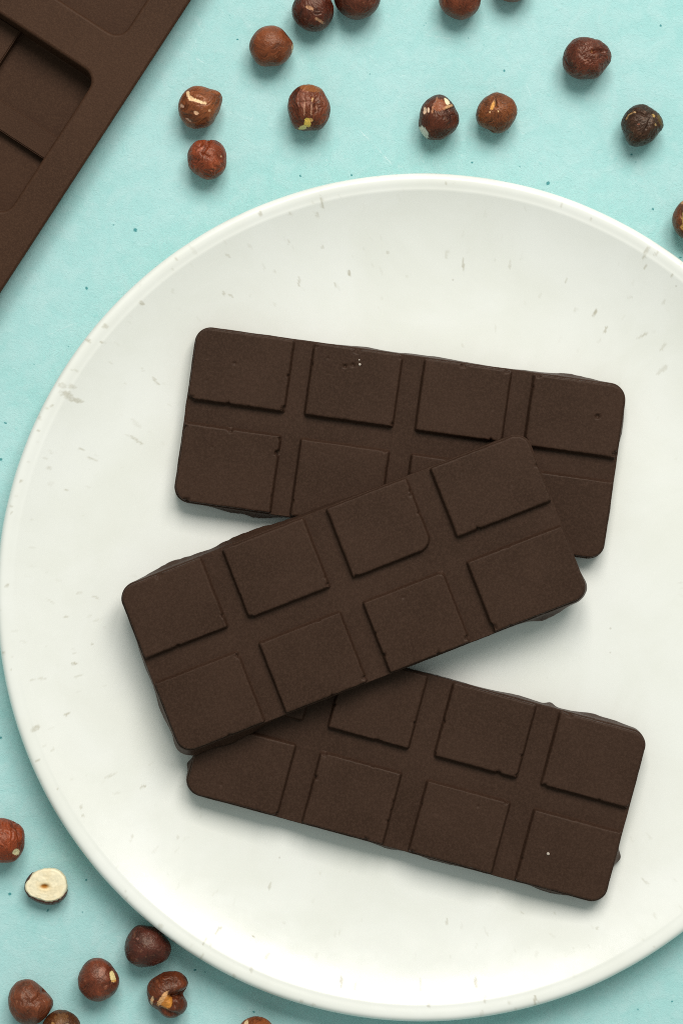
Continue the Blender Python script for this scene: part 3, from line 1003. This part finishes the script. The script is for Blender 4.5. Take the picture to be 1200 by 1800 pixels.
nut("smooth mid-brown hazelnut with its point to the right, nearest the two dark touching nuts",
    475, 80, [41, 35.5, 36, 35, 35, 35, 37, 37, 39, 36, 38, 39], (124, 72, 46), (.85, -.05), 1, .012, 5, .45,
    patches=[(41, 6, 3, 10, 10, (206, 176, 138), .8)], lumps=.02)
nut("dark brown hazelnut with two pale nicks, touching a larger nut at the top edge",
    549.5, 18.5, [37, 37, 37, 37, 37, 37, 37, 36, 35, 37, 38, 37], (82, 40, 30), (-.3, -.8), 2, .03, 7, .6,
    patches=[(-5, 1, 7, 3, 25, (176, 128, 92), .8), (12, 22, 9, 2.2, 25, (176, 134, 100), .7)])
nut("large dark brown hazelnut touching the nicked nut, mostly above the top edge",
    627, -6, [41.5, 41, 40, 40, 40, 40, 41, 40, 40, 40, 40, 41], (92, 48, 36), (0, .9), 3, .025, 6, .5, lumps=.03)
nut("brown hazelnut half cut off at the top edge, straight above the nut with white chips",
    808, -3, [37, 37, 37, 37, 37, 37, 37, 37, 36, 37, 37, 37], (112, 60, 42), (.1, .7), 4, .015, 6, .45, lumps=.03)
nut("brown hazelnut of which only a sliver shows at the top edge",
    900, -33, [36] * 12, (112, 62, 44), (0, .5), 5, .015, 6, .45, lumps=.02)
nut("light brown hazelnut with a long curved pale scar, nearest the mould",
    351.7, 188, [36, 43.5, 36.5, 37, 38, 38, 38, 39.5, 40, 37, 36.5, 33], (134, 82, 52), (.95, -.45), 6, .02, 5, .55,
    patches=[(-20, -20, 3.2, 6.5, -15, PALE), (-15, -11, 4, 6, -40, PALE), (-5, -7, 11, 3.2, 18, PALE), (7, -2.5, 6, 2.4, 8, PALE), (-5, 15, 4.5, 3, 30, (226, 178, 140)),
             (18, 10, 2.2, 2, 0, (210, 160, 120)), (-31, 1, 2.5, 4, -40, (205, 165, 140), .8), (-20, 26, 6, 1.1, 35, (205, 165, 140), .6)],
    creases=[(-16, -12, 4, -8, 2.6, 2.2), (24, -24, 40, -18, 3, 2.5), (22, 2, 34, -8, 2.5, 1.2)])
nut("small reddish-brown wrinkled hazelnut nearest the plate, just under the scarred nut",
    364.4, 279.3, [34, 35.6, 36.8, 34, 36, 37, 34.5, 35.5, 33, 36, 36.5, 36], (136, 70, 46), (-.1, -.3), 7, .05, 4, .45,
    creases=[(-7, -8, 2, -20, 2.6, 3.2), (-7, -8, 4, 2, 2.4, 2.6), (-22, -14, -8, -24, 2.6, 2.0), (18, -8, 24, 4, 3, 2.2), (2, -34, 0, -22, 3, 2.4), (-26, 4, -10, 8, 2.6, 1.6)],
    patches=[(-12, -14, 7, 2.2, -30, (186, 112, 88), .5), (26, -2, 1.5, 2, 0, (214, 170, 130), .6)])
nut("brown hazelnut with flaking skin and a yellow tip facing the plate",
    542.5, 189, [38, 36.5, 40, 41, 41, 39, 37, 38, 43.5, 40, 43, 40], (108, 58, 40), (-.05, .85), 8, .045, 5, .6,
    patches=[(-2, 30, 6, 7, 10, (226, 190, 86)), (-10, 37, 8, 2.6, -10, (226, 204, 130)), (5, 26, 3, 3, 0, (206, 160, 90)), (4, -33, 20, 9, 8, (142, 86, 44), .8), (-9, -12, 12, 18, 0, (138, 84, 66), .55),
             (7, -10, 1.8, 5, 5, (206, 160, 110), .8), (5, 8, 1.2, 12, 3, (196, 150, 120), .6), (-7, 6, 1.0, 14, 2, (190, 146, 118), .6), (15, 6, 1.0, 7, 0, (190, 140, 110), .5)],
    creases=[(0, -22, 6, -14, 2.2, 2.6), (6, -14, 14, -22, 2.0, 2.6), (-16, -5, 10, -6, 1.6, 1.5), (-7, -20, -7, 16, 1.4, 1.6), (2, -4, 2, 20, 1.4, 1.6), (12, -10, 14, 4, 3, 3.0), (22, -24, 26, -18, 2.4, 3.0)])
nut("dark brown hazelnut with white chips in its skin, left of the tan nut",
    771.6, 206, [35, 33.5, 36, 40, 38, 36, 35, 40.5, 42.5, 39.5, 35.6, 36], (84, 42, 28), (-.25, .9), 9, .03, 6, .55,
    patches=[(13, -25, 4, 7, -25, (232, 214, 176)), (14, -15, 12, 2.4, -25, (206, 160, 110), .8), (-26, -9, 2.6, 6, 8, (226, 190, 160)), (-20, -9, 1.8, 4.5, 5, (226, 190, 160)),
             (-13, -9, 1.6, 6, 5, (190, 130, 92), .8), (0, -17, 11, 11, 0, (146, 76, 40), .7), (-28, 27, 12, 5, 48, (210, 206, 190)), (-5, -29, 1.4, 5, 10, (180, 130, 96), .6)],
    creases=[(12, -10, 30, -16, 2.0, 2.2), (30, -16, 34, 4, 2.4, 1.6)])
nut("tan-brown hazelnut with a puckered crown and small tan scar, right of the chipped nut",
    872.3, 198.1, [36, 37, 35, 36, 34, 34, 36, 37, 33, 36, 35, 34], (122, 74, 44), (-.12, -.2), 10, .03, 9, .75,
    patches=[(-8, -9, 3, 10, 20, (212, 150, 72)), (-14, 3, 1.4, 1.6, 0, (226, 190, 140)), (1, 2, 1.3, 1.5, 0, (226, 190, 140)), (-3, -14, 3, 7, 0, (58, 28, 16), .7)],
    creases=[(-4, -16, -2, -6, 2.6, 2.6), (-3, -8, -12, -18, 2, 1.4), (-3, -8, 8, -14, 2, 1.2), (-8, 32, -6, 38, 3, 3)])
nut("large reddish-dark hazelnut with a deep crease, near the top right corner",
    1031.4, 102.2, [43, 41, 37, 37, 40, 41.4, 43.6, 43.6, 40, 37, 38, 37], (96, 50, 38), (.3, -.2), 11, .05, 6, .55,
    creases=[(8, -8, 28, -9, 4, 6.5), (8, -8, -12, 2, 2.6, 2.2), (-10, -12, 4, -24, 1.4, 1.8), (-4, -12, 10, -26, 1.4, 1.6), (-16, -26, -12, -10, 1.6, 1.6), (-12, 6, 0, 12, 1.6, 1.6),
             (0, 6, 8, 14, 1.6, 1.6), (20, 4, 32, 0, 2.4, 1.8)],
    patches=[(6, -7, 2, 2, 0, (186, 130, 80), .7)])
nut("almost black wrinkled hazelnut with a pointed end, rightmost of the row above the plate",
    1127.7, 219.6, [37.6, 35.5, 33.5, 36.7, 36.5, 36.5, 36.7, 35.7, 41, 37, 33, 33], (62, 42, 33), (.3, -.25), 12, .05, 6, .5,
    creases=[(-14, -18, 10, -12, 2, 3), (6, -14, 18, -20, 2.4, 3), (12, -8, 4, 10, 2, 1.8), (22, -8, 30, 12, 2.4, 2)],
    patches=[(18, -13, 2.4, 4, -20, (186, 150, 84), .8), (21, 3, 2.4, 2, 0, (176, 140, 86), .7), (-21, -18, 7, 1.2, -25, (176, 140, 90), .7), (-28, -12, 1.4, 5, 30, (170, 130, 84), .6),
             (-10, 3, 2, 1.6, 0, (150, 84, 60), .7), (30, -4, 3, 12, -25, (96, 80, 32), .6)])
nut("hazelnut with a broad bare yellowish patch, cut by the right edge",
    1219, 386, [38] * 12, (106, 62, 36), (-.2, -.9), 13, .03, 5, .5,
    patches=[(8, 4, 33, 29, 0, (232, 196, 116), 1.0, .3), (-14, 14, 10, 10, 20, (214, 168, 84), .7), (-12, -34, 14, 3, -30, (196, 146, 96), .7)],
    creases=[(-26, -20, -24, 16, 1.6, 1.6)])
nut("orange-brown ribbed hazelnut with a pale chip, cut by the left edge",
    3, 1478, [41, 43, 40, 39.5, 40, 40, 40, 40, 40, 38.5, 42, 42], (140, 68, 40), (.4, .75), 14, .045, 5, .5,
    patches=[(29, 18, 5.5, 6, 30, (214, 204, 160))], creases=[(22, -34, 22, 10, 2.2, 2.0), (30, -28, 34, 4, 2, 1.8), (6, -32, 4, -14, 1.6, 1.4)])
half_nut("hazelnut cut in half showing its cream kernel and hollow centre",
         81.7, 1557.7, [37.6, 38, 35.6, 32, 31.4, 35, 37.3, 35, 31, 31.5, 35, 37.9], [0.9, .3, .2, .2, .4, 3.4, 2.0, 5.5, 8, 7.5, 7.5, 4.5], (74, 44, 36), 15)
nut("dark purplish hazelnut tucked under the plate's rim",
    260, 1663.7, [41, 35, 37, 35.5, 41, 40, 40.8, 42.5, 40.5, 36, 36, 41], (84, 44, 40), (.05, -.05), 16, .02, 6, .4, lumps=.03,
    patches=[(-16, -18, 3, 2, 20, (140, 96, 84), .6), (20, 24, 5, 1.8, -30, (120, 84, 74), .5)])
nut("brown hazelnut with one oblong white chip, left of the folded nut",
    173.3, 1722.1, [36.4, 33.5, 35.4, 38, 38.4, 35.4, 36.4, 37.5, 37.6, 39, 37, 37.6], (112, 60, 44), (.1, -.5), 17, .02, 7, .45,
    patches=[(26.5, -8, 4, 10, -20, (232, 212, 150)), (29, -1, 4, 2, 0, (206, 150, 70), .8), (8, -18, 5, 8, 20, (160, 110, 92), .5)], creases=[(14, 6, 22, 2, 3, 1.4)])
nut("glossy folded hazelnut with a notch and bare golden inside, against the plate's foot",
    293.5, 1748, [28, 43, 44, 40, 36.7, 37.7, 34.5, 34, 31.5, 40, 44, 41], (102, 54, 34), (.35, .1), 18, .03, 5, .5,
    creases=[(12, -2, 36, -4, 7, 13), (14, -4, 16, 14, 4, 6), (-8, 22, 6, 30, 4, 5), (8, 30, 22, 34, 3, 3)],
    patches=[(3, 9, 10, 14, 25, (176, 112, 46)), (-6, 2, 4, 16, 35, (206, 156, 104), .9), (-25, 8, 2.4, 9, 15, (222, 176, 130), .9), (6, 10, 5, 8, 20, (196, 128, 50), .9)])
nut("matte brown two-lobed hazelnut in the bottom left corner",
    53.3, 1762.7, [40.7, 34, 34, 40, 43, 41, 39, 37.6, 40, 39, 38.8, 37.7], (116, 66, 46), (.2, .9), 19, .02, 6, .4,
    creases=[(10, -8, 26, -22, 4, 4.0), (-6, -18, -2, -6, 5, 1.6)], lumps=.06)
nut("dark mottled hazelnut touching the two-lobed nut at the bottom edge",
    108, 1811, [35, 35, 35, 35.5, 35, 35, 35, 35, 35, 35, 35, 35], (90, 56, 32), (.3, -.5), 20, .04, 5, .6,
    patches=[(16, -13, 7, 2.4, 15, (222, 190, 140)), (-12, -16, 3, 3, 0, (176, 130, 80), .7), (2, -24, 12, 8, 0, (112, 74, 40), .6)])
nut("orange-brown hazelnut just showing at the bottom edge under the plate",
    450, 1822, [35] * 12, (136, 80, 44), (0, .6), 21, .03, 5, .5, patches=[(-17, -25, 3, 6, 30, (226, 196, 150), .9)])
